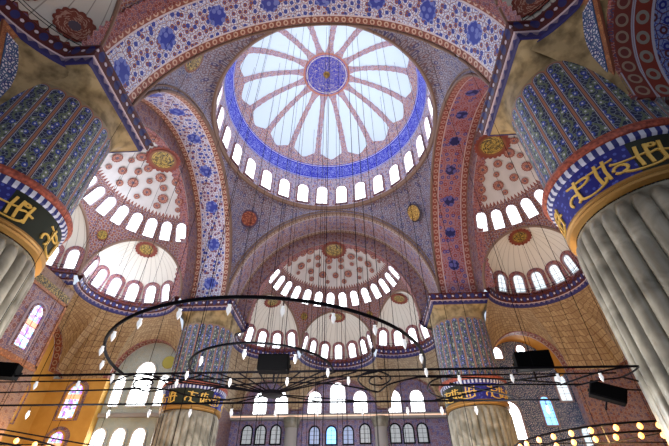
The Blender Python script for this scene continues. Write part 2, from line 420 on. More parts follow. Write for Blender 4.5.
# ================================================================== pendentives
def pend(name, label, q, medmat, medlab):
    t = thing(name, label, 'pendentive', (0, 0, HC), q * pi / 2, 'pendentives')
    mb = MB()
    def pt(u, v):
        th = u * pi / 2
        if th <= pi / 4: x, y = A, A * math.tan(th)
        else: x, y = A / math.tan(th) if th < pi / 2 - 1e-6 else 0, A
        w = min(x, y) / A; zb = HA * sqrt(max(0, 1 - w * w))
        rb = A / max(cos(th), sin(th)); zt = ZD - HC - .3
        e = v * pi / 2; r = (RD + .02) + (rb - RD) * cos(e) ** 1.0 * (1 - .0 * v); z = zb + (zt - zb) * sin(e)
        return Vector((r * cos(th), r * sin(th), z))
    def fn(u, v):
        p = pt(u, v); return p, (u * 18, p.z)
    mb.grid(fn, 72, 24); mb.build('tiled_surface', m['purple'], t)
    # roundel, laid on the surface
    c = pt(.5, .62); a = (pt(.52, .62) - c).normalized(); b = (pt(.5, .66) - c); b = (b - a * b.dot(a)).normalized(); n = a.cross(b)
    if n.dot(Vector((1, 1, 0))) > 0: n = -n
    mb = MB()
    def f2(u, v):
        r = 1.15 * v; th = 2 * pi * u
        return c + a * r * cos(th) + b * r * sin(th) + n * (.22 - .06 * v * v), (th * .6 + v, v)
    mb.grid(f2, 40, 4)
    mb.build('roundel', medmat, t)['label'] = medlab
    return t
pend('pendentive', 'violet tiled pendentive at the far left of the dome with rust roundel', 1, m['rustmed'], 'rust red roundel')
pend('pendentive', 'violet tiled pendentive at the far right of the dome with amber roundel', 0, m['ambermed'], 'amber roundel')
pend('pendentive', 'tiled pendentive at the near left of the dome with gold script roundel', 2, m['goldmed'], 'gold script roundel')
pend('pendentive', 'tiled pendentive at the near right of the dome with orange gold roundel', 3, m['ambermed'], 'orange gold roundel')

# ================================================================== great arches
def great_arch(label, q, mat, Ro, Co):
    t = thing('great_arch', label, 'arch', (0, 0, HC), q, 'great arches under the dome')
    mb = MB()
    def fn(u, v):
        a = pi * u; return (A * cos(a), A + T * v, HA * sin(a)), (a * 12.3 - .5, T * v)
    mb.grid(fn, 96, 6); mb.build('soffit', mat, t)
    for y, r0 in ((A - .06, .13), (B + .02, .1)):
        mb = MB(); mb.tube([((A + .02) * cos(pi * i / 96), y, (HA + .02) * sin(pi * i / 96)) for i in range(97)], r0, 8); mb.build('edge_moulding', m['mould'], t)
    mb = MB(); mb.tube([((A + .42) * cos(pi * i / 96), A - .05, (HA + .42) * sin(pi * i / 96)) for i in range(5, 92)], .09, 8); mb.build('edge_moulding', m['mould'], t)
    mb = MB()
    def fn(u, v):
        a = pi * u; k = v; return ((Ro + (A + .3 - Ro) * k) * cos(a), B, (Co + (HA + .3 - Co) * k) * sin(a)), (a * 11, k * 2)
    mb.grid(fn, 96, 3); mb.build('rear_face', m['ringface'], t)
    return t

# ================================================================== semi domes and exedrae
def disc_on(ell, az, la, r, lobes=0, n=40, lift=.985, rings=4):
    """disc laid on an ellipsoid ell=(R,c); returns MB"""
    Rr, cc = ell
    def P(az, la): return Vector((Rr * cos(la) * cos(az), Rr * cos(la) * sin(az), cc * sin(la)))
    c = P(az, la); a = Vector((-sin(az), cos(az), 0)); b = (P(az, la + .01) - c).normalized()
    mb = MB()
    def fn(u, v):
        th = 2 * pi * u; rr = r * v * (1 + (.12 * abs(sin(lobes * th / 2)) if lobes else 0))
        p = c + a * rr * cos(th) + b * rr * sin(th)
        k = sqrt((p.x / Rr) ** 2 + (p.y / Rr) ** 2 + (p.z / cc) ** 2)
        return p / k * lift, (th * .5 + v * 2 + az * 7, v)
    mb.grid(fn, n, rings); return mb
def semi_dome(label, loc, rz, s, wins=14):
    R_ = 10.07 * s; c_ = 11.2 + (0 if s <= 1 else .4)
    t = thing('semi_dome', label, 'semi dome', loc, rz, 'semi domes')
    mb = MB()
    def fn(u, v):
        az = pi * u; la = pi / 2 * v
        return (R_ * cos(la) * cos(az), R_ * cos(la) * sin(az), c_ * sin(la)), (az * R_, 10.4 * la)
    mb.grid(fn, 112, 56)
    me = bpy.data.meshes.new('x'); o = mb.build('shell', m['semi_plaster'], t); bm = bmesh.new(); bm.from_mesh(o.data)
    for az in (30, 90, 150):
        n = Vector((cos(rad(az)), sin(rad(az)), 0))
        bmesh.ops.bisect_plane(bm, geom=bm.verts[:] + bm.edges[:] + bm.faces[:], dist=1e-5, plane_co=n * R_ * .8660, plane_no=n, clear_outer=True)
    bm.to_mesh(o.data); bm.free()
    for i in range(wins):
        az = pi * (i + .5) / wins; z = 6.1
        la = math.asin(z / c_); P = Vector((R_ * cos(la) * cos(az), R_ * cos(la) * sin(az), z))
        la2 = math.asin((z + 1.9) / c_); P2 = Vector((R_ * cos(la2) * cos(az), R_ * cos(la2) * sin(az), z + 1.9))
        up = (P2 - P).normalized(); x = Vector((sin(az), -cos(az), 0)); y = up.cross(x).normalized()
        if y.dot(Vector((cos(az), sin(az), 0))) < 0: x = -x; y = up.cross(x).normalized()
        link('window', W_semi, t, frame(P - y * .04, x, y, up))
    k = 0
    for la, cnt, r in ((58, 9, .5), (65, 8, .36), (71, 6, .5), (52.5, 8, .34)):
        for i in range(cnt):
            az = pi * (i + .5) / cnt
            mb = disc_on((R_, c_), az, rad(la), r * (1 if (i % 2) else .82), 14, n=28, rings=3); mb.build('rosette', m['rosette'], t)
    mb = disc_on((R_, c_), pi / 2, rad(83), 1.62, 22, 66, .988); sb = mb.build('sunburst', m['red'], t)
    mb = disc_on((R_, c_), pi / 2, rad(83), 1.35, 0, 40, .98); mb.build('gold_roundel', m['goldmed'], sb)
    # painted band following the opening
    mb = MB()
    def fn(u, v):
        la = pi * u; dy = .02 + .85 * v + (.18 if v == 1 and int(u * 120) % 2 else 0)
        q = Vector((R_ * cos(la), dy, c_ * sin(la))); k = sqrt((q.x / R_) ** 2 + (q.y / R_) ** 2 + (q.z / c_) ** 2)
        return q / k * .992, (la * 10, v)
    mb.grid(fn, 120, 2); mb.build('border_band', m['winred'], t)
    # roundels in the spandrels between the exedrae
    for az in (60, 120):
        mb = disc_on((R_, c_), rad(az), rad(24), .55, 0, 28, .985, 3); mb.build('roundel', m['goldmed'], t)
    return t
def exedra(label, parent_loc, rz, s, az, dim, cz):
    R_ = 10.07 * s; r5 = R_ / 2; n = Vector((cos(rad(az)), sin(rad(az)), 0)); C_ = n * R_ * .866
    w = Matrix.Rotation(rz, 4, 'Z') @ C_
    t = thing('exedra', label, 'half dome', (parent_loc[0] + w.x, parent_loc[1] + w.y, parent_loc[2]), rz + rad(az - 90), 'exedrae')
    c5 = cz / 2
    mb = MB()
    def fn(u, v):
        a = pi * u; la = pi / 2 * v
        return (r5 * cos(la) * cos(a), r5 * cos(la) * sin(a), c5 * sin(la)), (a * r5, 5.2 * la)
    mb.grid(fn, 48, 24); mb.build('shell', m['exedra_plaster'], t)
    if s > 1:
        for i in range(6):
            mb = disc_on((r5, c5), pi * (i + .5) / 6, rad(19), .95, 14, 42, .985); mb.build('rosette', m['rosette'], t)
    for i in range(7 if s <= 1 else 0):
        a = pi * (i + .5) / 7; z = .62; la = math.asin(z / c5); la2 = math.asin(min(.95, (z + 1.9) / c5))
        P = Vector((r5 * cos(la) * cos(a), r5 * cos(la) * sin(a), z)); P2 = Vector((r5 * cos(la2) * cos(a), r5 * cos(la2) * sin(a), z + 1.9))
        up = (P2 - P).normalized(); o = Vector((cos(a), sin(a), 0)); x = Vector((sin(a), -cos(a), 0)); y = up.cross(x).normalized()
        if y.dot(o) < 0: x = -x; y = -y
        link('window', W_exe_dim if dim else W_exe, t, frame(P - y * .12, x, y, up))
    mb = disc_on((r5, c5), pi / 2, rad(77), 1.12, 18, 54, .975); sb = mb.build('sunburst', m['red'], t)
    mb = disc_on((r5, c5), pi / 2, rad(77), .85, 0, 30, .965); mb.build('gold_roundel', m['goldmed'], sb)
    mb = MB(); mb.tube([(r5 * cos(pi * i / 48), -.03, c5 * sin(pi * i / 48)) for i in range(49)], .14, 8); mb.build('archivolt', m['mould'], t)
    return t

UWN = 13.6
def bay(key, rz, s, dim):
    UW = UWN if key == 'near' else 14.6; hh1 = 4.5 if key == 'near' else 4.1
    Rm = Matrix.Rotation(rz, 4, 'Z'); loc = Rm @ Vector((0, B, HC)); loc = (loc.x, loc.y, loc.z)
    R_ = 10.07 * s; r5 = R_ / 2; cz = 11.2 + (0 if s <= 1 else .4)
    side = {'far': 'far', 'left': 'left', 'right': 'right', 'near': 'near, overhead'}[key]
    semi_dome({'far': 'cream semi dome at the far end with red rosettes above a row of bright windows',
               'left': 'grey white semi dome on the left with red rosettes above glaring windows',
               'right': 'cream semi dome on the right with red rosettes and bluish windows',
               'near': 'shaded semi dome overhead at the top edge behind the nearest arch'}[key], loc, rz, s, 0 if key == 'near' else 14)
    nm = {30: 'right', 90: 'centre', 150: 'left'}
    for az in (30, 90, 150):
        exedra('%s of the three small half domes below the %s semi dome' % ({30: 'rightmost', 90: 'middle', 150: 'leftmost'}[az], key), loc, rz, s, az, dim, cz)
    # cornice swept below the exedrae
    t = thing('cornice', {'far': 'scalloped dark red cornice curving below the far half domes', 'left': 'dark red cornice curving below the left half domes',
                          'right': 'dark red cornice curving below the right half domes', 'near': 'dark red and blue cornice overhead at the top edge of the view'}[key], 'cornice', loc, rz, 'curved cornices')
    prof = [(0.02, -1.1), (-.12, -1.0), (-.16, -.72), (-.36, -.6), (-.42, -.12), (-.5, -.08), (-.5, .02), (.1, .04)]
    for az in (30, 90, 150):
        n = Vector((cos(rad(az)), sin(rad(az)), 0)); C_ = n * R_ * .866; mb = MB()
        Ls = [0]
        for a, b in zip(prof, prof[1:]): Ls.append(Ls[-1] + math.dist(a, b))
        def fn(u, v):
            a = rad(az) - pi / 2 + pi * u; k = int(round(v * (len(prof) - 1))); r = r5 + prof[k][0]
            return (C_.x + r * cos(a), C_.y + r * sin(a), prof[k][1]), (a * r5, Ls[k])
        mb.grid(fn, 48, len(prof) - 1); mb.build('frieze', m['cornice'], t)
        mb = MB()
        for h in (.55, .8): mb.tube([(C_.x + (r5 - .4) * cos(rad(az) - pi / 2 + pi * i / 32), C_.y + (r5 - .4) * sin(rad(az) - pi / 2 + pi * i / 32), h) for i in range(1, 32)], .022, 5)
        for i in range(1, 32, 3):
            a = rad(az) - pi / 2 + pi * i / 32; x, y = C_.x + (r5 - .4) * cos(a), C_.y + (r5 - .4) * sin(a); mb.tube([(x, y, .0), (x, y, .8)], .02, 5)
        mb.build('railing', m['iron'], t)
    # squinch vaulting from the cornice down to the walls, ending in arches
    Wd = R_ * 1.366 + .15; cy1 = 4.2
    def bottom(sg):                     # sg 0..3 along right exedra, middle, left
        k = min(2, int(sg)); f = sg - k
        if k == 1: u = 5.7 - 11.4 * f; v = Wd
        else:
            g = f if k == 0 else 1 - f
            L1 = Wd; L2 = UW - 5.7; d = g * (L1 + L2)
            if d < L1: u, v = UW, d
            else: u, v = UW - (d - L1), Wd
            if k == 2: u = -u
        if v >= Wd - 1e-6:
            au = abs(u)
            if au < 5.7: q = 1 - (au / 5.0) ** 2; z = 15.3 + (3.7 * sqrt(q) if q > 0 else 0)
            else: q = 1 - ((au - 10.1) / 3.2) ** 2; z = 15.3 + (3.8 * sqrt(q) if q > 0 else 0)
        else:
            q = 1 - ((v - cy1) / 3.7) ** 2; z = 14.8 + (hh1 * sqrt(q) if q > 0 else 0)
        return u, v, z - HC
    def topp(sg):
        k = min(2, int(sg)); f = sg - k; az = (30, 90, 150)[k]; n = Vector((cos(rad(az)), sin(rad(az)), 0)); C_ = n * R_ * .866
        a = rad(az) - pi / 2 + pi * f
        return C_.x + r5 * cos(a), C_.y + r5 * sin(a), -1.05
    # sample positions incl. corners
    N = 288
    AL = [0]
    for i in range(N):
        AL.append(AL[-1] + math.dist(bottom(min(2.99999, 3 * i / N)), bottom(min(2.99999, 3 * (i + 1) / N))))
    def fn(u, v):
        sg = min(2.99999, 3 * u); a = topp(sg); b = bottom(sg)
        e = sin(v * pi / 2) * .6 + v * .4; ez = (1 - cos(v * pi / 2)) * .5 + v * .5
        p = (a[0] + (b[0] - a[0]) * e, a[1] + (b[1] - a[1]) * e, a[2] + (b[2] - a[2]) * ez)
        return p, (AL[int(round(u * N))], v * 5.5)
    t = thing('squinch_vault', {'far': 'tan scalloped vaulting under the far curved cornice', 'left': 'brown scalloped vaulting under the left curved cornice',
                                'right': 'golden tan scalloped vaulting under the right curved cornice', 'near': 'scalloped vaulting beside the near piers above the side arches'}[key], 'vaulting', loc, rz, 'squinch vaults')
    mb = MB(); mb.grid(fn, N, 10); mb.build('scalloped_surface', m['squinch'] if key == 'near' else m['vault'], t)
    # arch reveals + coloured archivolts
    mb = MB()
    def fn(u, v):
        sg = min(2.99999, 3 * u); b = bottom(sg)
        if b[1] >= Wd - 1e-6: return (b[0], b[1] + .9 * v, b[2]), (AL[int(round(u * N))], v * .9)
        return (b[0] + math.copysign(.9 * v, b[0]), b[1], b[2]), (AL[int(round(u * N))], v * .9)
    mb.grid(fn, N, 1); mb.build('arch_reveal', m['reveal'], t)
    def arch_strip(cu, cv, r, h, z0, axis, sgn, w=.55, mat='winred', off=.05, dep=.1):
        mb = MB()
        def fn(u, v):
            a = pi * u; rr = r + w * v; hh = h + w * v
            if axis == 'v': return (sgn * (UW - off), cv + rr * cos(a), z0 - HC + hh * sin(a)), (a * r, w * v)
            return (cu + rr * cos(a), Wd - off, z0 - HC + hh * sin(a)), (a * r, w * v)
        mb.grid(fn, 40, 2)
        def fn2(u, v):
            a = pi * u; rr = r - .01; hh = h - .01
            if axis == 'v': return (sgn * (UW - off + (dep + off) * v), cv + rr * cos(a), z0 - HC + hh * sin(a)), (a * r, v * dep)
            return (cu + rr * cos(a), Wd - off + (dep + off) * v, z0 - HC + hh * sin(a)), (a * r, v * dep)
        mb.grid(fn2, 40, 1)
        return mb.build('archivolt', m[mat], t)
    for sg in (1, -1): arch_strip(0, cy1, 3.7, hh1, 14.8, 'v', sg)
    for cu, r, h in ((0, 5.0, 3.7), (10.1, 3.2, 3.8), (-10.1, 3.2, 3.8)): arch_strip(cu, 0, r, h, 15.3, 'u', 1, .45, 'spandrel')
    return loc, Wd, t

bays = {}
for key, rz, s, dim in (('far', 0, 1.0, False), ('left', pi / 2, .93, False), ('right', -pi / 2, .93, True), ('near', pi, 1.12, True)):
    bays[key] = bay(key, rz, s, dim)
    great_arch({'far': 'great arch spanning the far side of the dome square', 'left': 'great arch on the left of the dome with white blue floral soffit',
                'right': 'great arch on the right of the dome with dark red soffit', 'near': 'nearest great arch across the top with blue flower soffit'}[key], rz,
               m['soffit_red'] if key == 'right' else m['soffit_tan'] if key == 'far' else m['soffit'], 10.07 * s, 11.2 if s <= 1 else 11.6)

# ================================================================== piers
def strokes():
    """lettering strokes in a 3.6 x 1.2 m panel"""
    L = []
    def arc(cx, cz, rx, rz_, a0, a1, n=14): return [(cx + rx * cos(rad(a0 + (a1 - a0) * i / n)), cz + rz_ * sin(rad(a0 + (a1 - a0) * i / n))) for i in range(n + 1)]
    for x in (.35, .72, .98, 1.9, 2.16, 2.95): L.append([(x, .22), (x + .03, .6), (x - .03, 1.05)])
    L.append(arc(.95, .32, .55, .2, 180, 360)); L.append(arc(1.55, .42, .2, .16, 0, 330)); L.append(arc(2.5, .35, .5, .25, 170, 370))
    L.append(arc(1.2, .78, .55, .14, 200, 350)); L.append(arc(2.75, .8, .32, .13, 20, 320)); L.append([(1.6, .95), (2.4, .88), (3.3, 1.0)])
    L.append(arc(3.2, .38, .24, .2, -40, 250)); L.append([(.15, .62), (.5, .7), (.75, .6)]); L.append(arc(.55, .95, .1, .07, 0, 360))
    return L
def make_pier(label):
    t = thing('pier', label, 'pier', (PC, PC, 0), 0, 'great round piers')
    mb = MB(); NR = 30
    zs = [0, 4, 8, 9.6] + [9.6 + 1.1 * k / 12 for k in range(1, 13)]
    def fn(u, v):
        k = int(round(v * (len(zs) - 1))); z = zs[k]; a = 2 * pi * u; ph = (u * NR) % 1.0; q = abs(ph - .5) * 2
        bul = .2 * sqrt(max(0, 1 - q * q)); tz = max(0, (z - 9.95) / .65); lim = 1 - q * q
        bul = bul if tz == 0 else .2 * sqrt(max(0, 1 - q * q - tz * tz))
        r = 2.58 + bul + .05 * (z < .4); return (r * cos(a), r * sin(a), z), (a * 2.7, z)
    mb.grid(fn, NR * 10, len(zs) - 1); mb.build('shaft', m['marble'], t)
    mb = MB(); mb.lathe([(2.58, 10.75), (2.8, 10.82), (2.84, 10.9), (2.78, 10.98), (2.84, 11.04), (2.84, 11.12), (2.7, 11.18)], 72); mb.build('gilt_moulding', m['gold'], t)
    mb = MB(); mb.lathe([(2.74, 11.14), (2.76, 11.5), (2.8, 12.0), (2.88, 12.5)], 72, ru=2.8); ib = mb.build('inscription_band', m['scriptband'], t)
    for k in range(4):
        mb = MB()
        for st in strokes():
            def P(x, z, o=.05):
                a = -((k * 4.4 + .3 + x * 1.1) / 2.8); r = 2.75 + .12 * (z / 1.3) + o; return Vector((r * cos(a), r * sin(a), 11.17 + z))
            for i in range(len(st) - 1):
                (x0, z0), (x1, z1) = st[i], st[i + 1]; d = Vector((x1 - x0, z1 - z0)); 
                if d.length < 1e-6: continue
                d.normalize(); w0 = .024 + .026 * abs(d.y); nx, nz = -d.y * w0, d.x * w0
                ps = [(x0 + nx, z0 + nz), (x1 + nx, z1 + nz), (x1 - nx, z1 - nz), (x0 - nx, z0 - nz)]
                f = [P(x, z) for x, z in ps]; bk = [P(x, z, -.01) for x, z in ps]
                mb.face(f)
                for j in range(4): mb.face([f[j], f[(j + 1) % 4], bk[(j + 1) % 4], bk[j]])
        mb.build('lettering', m['goldpaint'], ib, smooth=False)['label'] = 'gold calligraphy'
    mb = MB(); mb.lathe([(2.86, 12.48), (2.98, 12.55), (3.0, 12.78), (2.86, 12.8)], 72, ru=3.0); mb.build('dentil_moulding', m['dentil'], t)
    mb = MB(); mb.lathe([(2.86, 12.78), (3.06, 12.82), (3.14, 12.98), (3.08, 13.14), (2.8, 13.2)], 72); mb.build('rust_moulding', m['rust'], t)
    mb = MB(); mb.lathe([(2.75, 13.18), (2.72, 14), (2.72, 16), (2.72, 18), (2.72, 18.9), (2.72, 19.2)], 144, ru=2.72); mb.build('painted_drum', m['stripes'], t)
    # round to square
    h0, h1 = -2.85, 2.75
    def sq(a, z):
        c, s_ = cos(a), sin(a); hx = h1 if c > 0 else -h0; hy = h1 if s_ > 0 else -h0
        k = min(hx / max(abs(c), 1e-6), hy / max(abs(s_), 1e-6)); return Vector((c * k, s_ * k, z))
    mb = MB()
    def fn(u, v):
        a = 2 * pi * u; p = Vector((2.73 * cos(a), 2.73 * sin(a), 18.95)); q = sq(a, 20.2); e = 1 - cos(v * pi / 2); ez = sin(v * pi / 2)
        w = p.lerp(q, e); w.z = p.z + (q.z - p.z) * ez; return w, (a * 2.6, v * 1.6)
    mb.grid(fn, 96, 8); mb.build('squinch_capital', m['squinch'], t)
    mb = MB(); prof = [(0, 20.18), (.1, 20.22), (.12, 20.5), (.3, 20.6), (.36, 21.1), (.45, 21.15), (.45, 21.27), (-2.2, 21.3)]
    Ls = [0]
    for a, b in zip(prof, prof[1:]): Ls.append(Ls[-1] + math.dist(a, b))
    cs = [(h0, h0), (h1, h0), (h1, h1), (h0, h1)]; dr = [(-1, -1), (1, -1), (1, 1), (-1, 1)]
    for e in range(4):
        c0, c1, d0, d1 = cs[e], cs[(e + 1) % 4], dr[e], dr[(e + 1) % 4]
        for j in range(len(prof) - 1):
            q = []; uv = []
            for (c, d, jj, uu) in ((c0, d0, j, 0), (c1, d1, j, 1), (c1, d1, j + 1, 1), (c0, d0, j + 1, 0)):
                o = prof[jj][0]; q.append((c[0] + d[0] * o, c[1] + d[1] * o, prof[jj][1])); uv.append((uu * 5.6 + e * 5.6, Ls[jj]))
            mb.face(q, uv)
    mb.build('cornice', m['cornice'], t, smooth=False)
    # masonry core above the cornice, behind the arches
    return t
P0 = make_pier('marble reeded pier at the far right with a painted stripe drum')
dup(P0, (-PC, PC, 0), pi / 2, 'marble reeded pier at the far left beside the tall white arch')
dup(P0, (-PC, -PC, 0), pi, 'near left pier with blue script band cut by the left edge')
dup(P0, (PC + .35, -PC, 0), -pi / 2, 'near right pier, huge fluted marble with gold script on dark band')

# ================================================================== walls of the bays and corner bays
def wallbox(name, x0, x1, y0, y1, z0, z1, mat):
    mb = MB(); mb.box(x0, x1, y0, y1, z0, z1); o = mb.build(name, mat, smooth=False); o['kind'] = 'structure'; return o
YF = B + bays['far'][1] + .9; XS = B + bays['left'][1] + .9
m['pale_wall'] = m['lowwall']
wallbox('wall_far', -UW, UW, YF, YF + .5, 0, 21, m['lowwall'])
wallbox('wall_far', -XS, -UW, YF, YF + .5, 0, 21, m['pale_plaster']); wallbox('wall_far', UW, XS, YF, YF + .5, 0, 21, m['spandrel'])
wallbox('wall_left', -XS - .5, -XS, -UW, UW, 0, 21, m['yellow_lit']); wallbox('wall_left', -XS - .5, -XS, UW, YF, 0, 21, m['pale_plaster'])
wallbox('wall_left', -XS - .5, -XS, -32, -UW, 0, 21, m['spandrel'])
wallbox('wall_right', XS, XS + .5, -32, UW, 0, 21, m['spandrel']); wallbox('wall_right', XS, XS + .5, UW, YF, 0, 21, m['spandrel'])
# corner bay ceilings, and barrel vault soffits over the side arches
for sx in (-1, 1):
    for sy in (-1, 1):
        y0, y1 = (UW + 1.9, YF) if sy > 0 else (-32, -UW - 1.9)
        x0, x1 = (UW + 1.9, XS) if sx > 0 else (-XS, -UW - 1.9)
        wallbox('ceiling', x0, x1, y0, y1, 20.6, 20.9, m['pale_plaster'] if sx < 0 else m['spandrel'])
# barrel vaults continuing each end wall arch outward (5 m deep), one thing each
def side_vault(label, c, axis, sgn, mat, length=5.2, UW=UW, h=4.1):
    """c: centre of the arch on the other axis; runs outward from UW along axis"""
    t = thing('barrel_vault', label, 'vault', ((sgn * UW, c, 14.8) if axis == 'x' else (c, sgn * UW, 14.8)), 0, 'barrel vaults')
    mb = MB()
    def fn(u, v):
        a = pi * u; r = 3.72; d = sgn * (.9 + v * length)
        p = (d, r * cos(a), (h + .02) * sin(a)) if axis == 'x' else (r * cos(a), d, (h + .02) * sin(a)); return p, (a * 3.9, v * length)
    mb.grid(fn, 48, 6); mb.build('soffit', mat, t)
    return t
vc = B + 4.2
side_vault('blue tiled vault with red roundels at the upper right edge', -vc, 'x', 1, m['bluevault'], 5.2, UWN, 4.5)
side_vault('dim tiled vault at the upper left edge behind the near pier', -vc, 'x', -1, m['bluevault'], 5.2, UWN, 4.5)
side_vault('small vault beyond the far right pier at the back corner', vc, 'x', 1, m['spandrel'], 1.6)
side_vault('small vault beyond the far left pier at the back corner', vc, 'x', -1, m['spandrel'], 1.6)
side_vault('pale arch vault framing tall white windows left of the far left pier', -vc, 'y', 1, m['pale_plaster'], 1.6)
side_vault('golden arch vault right of the far right pier', vc, 'y', 1, m['goldstone'], 1.9)
# end walls below the vaulting: solid stretch + piers of the side arches
def endwall(name, axis, sgn, other, solid_from, solid_to, z1, mat, UW=UW):
    a0, a1 = sorted((other * solid_from, other * solid_to)); b0, b1 = sorted((sgn * UW, sgn * (UW + .9)))
    if axis == 'x': wallbox(name, b0, b1, a0, a1, 0, z1, mat)
    else: wallbox(name, a0, a1, b0, b1, 0, z1, mat)
for sx in (-1, 1):
    endwall('wall_far_side', 'x', sx, 1, vc + 3.7, YF, 14.8, m['spandrel'])
    endwall('wall_near_side', 'x', sx, -1, vc + 3.7, 32, 14.8, m['spandrel'], UWN)
    endwall('wall_aisle', 'y', 1, sx, vc + 3.7, XS, 14.8, m['yellow_lit'] if sx < 0 else m['spandrel'])
    endwall('wall_aisle', 'y', -1, sx, vc + 3.7, XS, 14.8, m['spandrel'])

# ------------------------------------------------------------------ windows in the walls
nwin = 0
def wall_window(p, w, h, gl, face, fr=None, panel=None, fw=.16):
    global nwin; nwin += 1
    me = window_mesh('window_%d' % nwin, w, h, m[gl], fr, fw, .14, panel, .3)
    y = {'y+': (0, 1, 0), 'x-': (-1, 0, 0), 'x+': (1, 0, 0)}[face]; x = {'y+': (1, 0, 0), 'x-': (0, 1, 0), 'x+': (0, -1, 0)}[face]
    o = link('window_%d' % nwin, me, None, frame(p, x, y, (0, 0, 1))); o['kind'] = 'structure'; return o
for x in (-10.9, -7.9, -3.4, -.25, 2.85, 7.4, 10.5):
    c = abs(x) < 1
    wall_window((x, YF - .05, 14.95), 2.0 if c else 1.75, 3.9 if c else 2.75, 'sky_glass', 'y+')
for x in (-10.9, -8.4, -3.3, -1.1, 1.1, 3.3, 7.9, 10.4): wall_window((x, YF - .05, 8.6), 1.3, 2.1, 'sky_glass' , 'y+')
for x in (-3.3, -1.1, 1.1): wall_window((x, YF - .05, 11.3), 1.2, 2.0, 'blue_glass' if x == -1.1 else 'duskblue_glass', 'y+', m['iron'])
for x in (-12.2, -10.4, -8.4, 3.3, 7.2, 8.9, 10.7): wall_window((x, YF - .05, 11.4), 1.2, 2.1, 'dark_glass', 'y+', m['iron'])
wallbox('wall_arch_left', -XS, -UW - .9, UW + 1.0, UW + 1.3, 0, 19.0, m['greygreen'])
for x, z, w, h in ((-20.2, 12.3, 2.0, 4.4), (-22.6, 12.3, 1.0, 3.0), (-17.9, 12.3, 1.0, 3.0), (-22.9, 5.6, 1.25, 4.6), (-20.9, 5.6, 1.25, 4.6), (-18.9, 5.6, 1.25, 4.6), (-25.4, 6.6, 1.2, 3.6)):
    wall_window((x, UW + .95, z), w, h, 'dome_glass', 'y+', m['pale_plaster'])
g2 = thing('string_course', 'pale stone string course across the tall white arch', 'moulding', (-20.5, UW + .8, 11.2))
mb = MB(); mb.box(-4.4, 4.6, -.2, .18, 0, .35); mb.build('course', m['greyblock'], g2, smooth=False)
wallbox('wall_arch_right', UW + .9, XS, UW + 2.7, UW + 3.0, 0, 19.0, m['whitetile'])
for x, z, w, h, gl in ((18.0, 17.0, .9, 1.2, 'sky_glass'), (20.6, 17.2, .9, 1.2, 'sky_glass'), (17.6, 9.2, 2.0, 3.4, 'sky_glass'), (21.4, 10.4, 1.1, 2.6, 'blue_glass'), (23.6, 12.6, 1.1, 2.6, 'dim_glass'), (24.4, 7.5, 1.1, 2.8, 'dim_glass')):
    wall_window((x, UW + 2.65, z), w, h, gl, 'y+')
# corner bay windows, left
for x, z, w, h in ((-26.6, 8.2, 1.6, 5.2), (-23.8, 8.2, 1.6, 5.2), (-21.0, 8.2, 1.6, 5.2), (-18.2, 8.2, 1.6, 5.2), (-22.6, 14.4, 2.0, 4.6), (-25.4, 14.4, 1.4, 3.6), (-19.8, 14.4, 1.4, 3.6)):
    wall_window((x, YF - .05, z), w, h, 'sky_glass', 'y+')
for x, z, w, h in ((18.0, 8.5, 1.9, 5.5), (21.5, 8.5, 1.4, 4.5), (24.5, 8.5, 1.4, 4.5), (20.0, 17.0, 1.2, 1.6), (22.2, 17.3, 1.2, 1.6)):
    wall_window((x, YF - .05, z), w, h, 'sky_glass' if x < 21 or z > 15 else 'dim_glass', 'y+')
for y in (17.5, 20.5, 23.5, 26.5): wall_window((-XS + .05, y, 9), 1.6, 5, 'sky_glass', 'x-'); wall_window((XS - .05, y, 9), 1.4, 4, 'dim_glass', 'x+')
for yy, lb in ((3.0, 'tall brown wall pier with stained glass window and dark script strip at the left'), (-5.6, 'second brown wall pier hidden partly behind the near left pier')):
    t = thing('wall_pier', lb, 'pier', (-24.4, yy, 0), 0, 'wall piers of the left side')
    mb = MB(); mb.box(-XS + 24.4, 0, -2.9, 2.9, 0, 20.15); mb.build('body', m['brownblock'], t, smooth=False)
    mb = MB(); mb.box(0, .06, -2.5, 2.5, 12.9, 18.3); mb.build('tile_field', m['ringface'], t, smooth=False)
    mb = MB(); mb.box(0, .1, -2.6, 2.6, 18.6, 19.3); mb.build('script_strip', m['darkscript'], t, smooth=False)
    mb = MB()
    for a in ((-2.75, -2.5, 12.7, 18.5), (2.5, 2.75, 12.7, 18.5)): mb.box(0, .16, *a)
    for a in ((-2.75, 2.75, 12.5, 12.9), (-2.75, 2.75, 18.3, 18.55)): mb.box(0, .16, *a)
    mb.build('frame_moulding', m['orangeband'], t, smooth=False)
    me = window_mesh('window', 1.3, 3.6, m['stained'], m['ringface'], .16, .14, m['winframe'], .25)
    link('window', me, t, frame((.07, 0, 13.5), (0, 1, 0), (-1, 0, 0), (0, 0, 1)))
# left main wall: stained glass in framed panels
for x, z in ((-26.4, 11.0), (-26.4, 6.6)): wall_window((x, UW - .04, z), 1.5, 3.2, 'stained', 'y+', m['yellow_lit'], m['ringface'])
for y, z in ((11.2, 10.2), (0, 14.5)):
    wall_window((-XS + .05, y, z), 1.15, 3.1, 'stained', 'x-', m['yellow_lit'], m['ringface'])
for y, z in ((9.0, 15.6), (12, 15.6), (3, 15.6), (10, 9.5), (13, 9.5)): wall_window((XS - .05, y, z), 1.2, 2.6, 'dim_glass', 'x+', None, m['winred'])

for sx in (-1, 1): wallbox('wall_near', min(sx * UWN, sx * XS), max(sx * UWN, sx * XS), -32, -31.5, 0, 21, m['spandrel'])
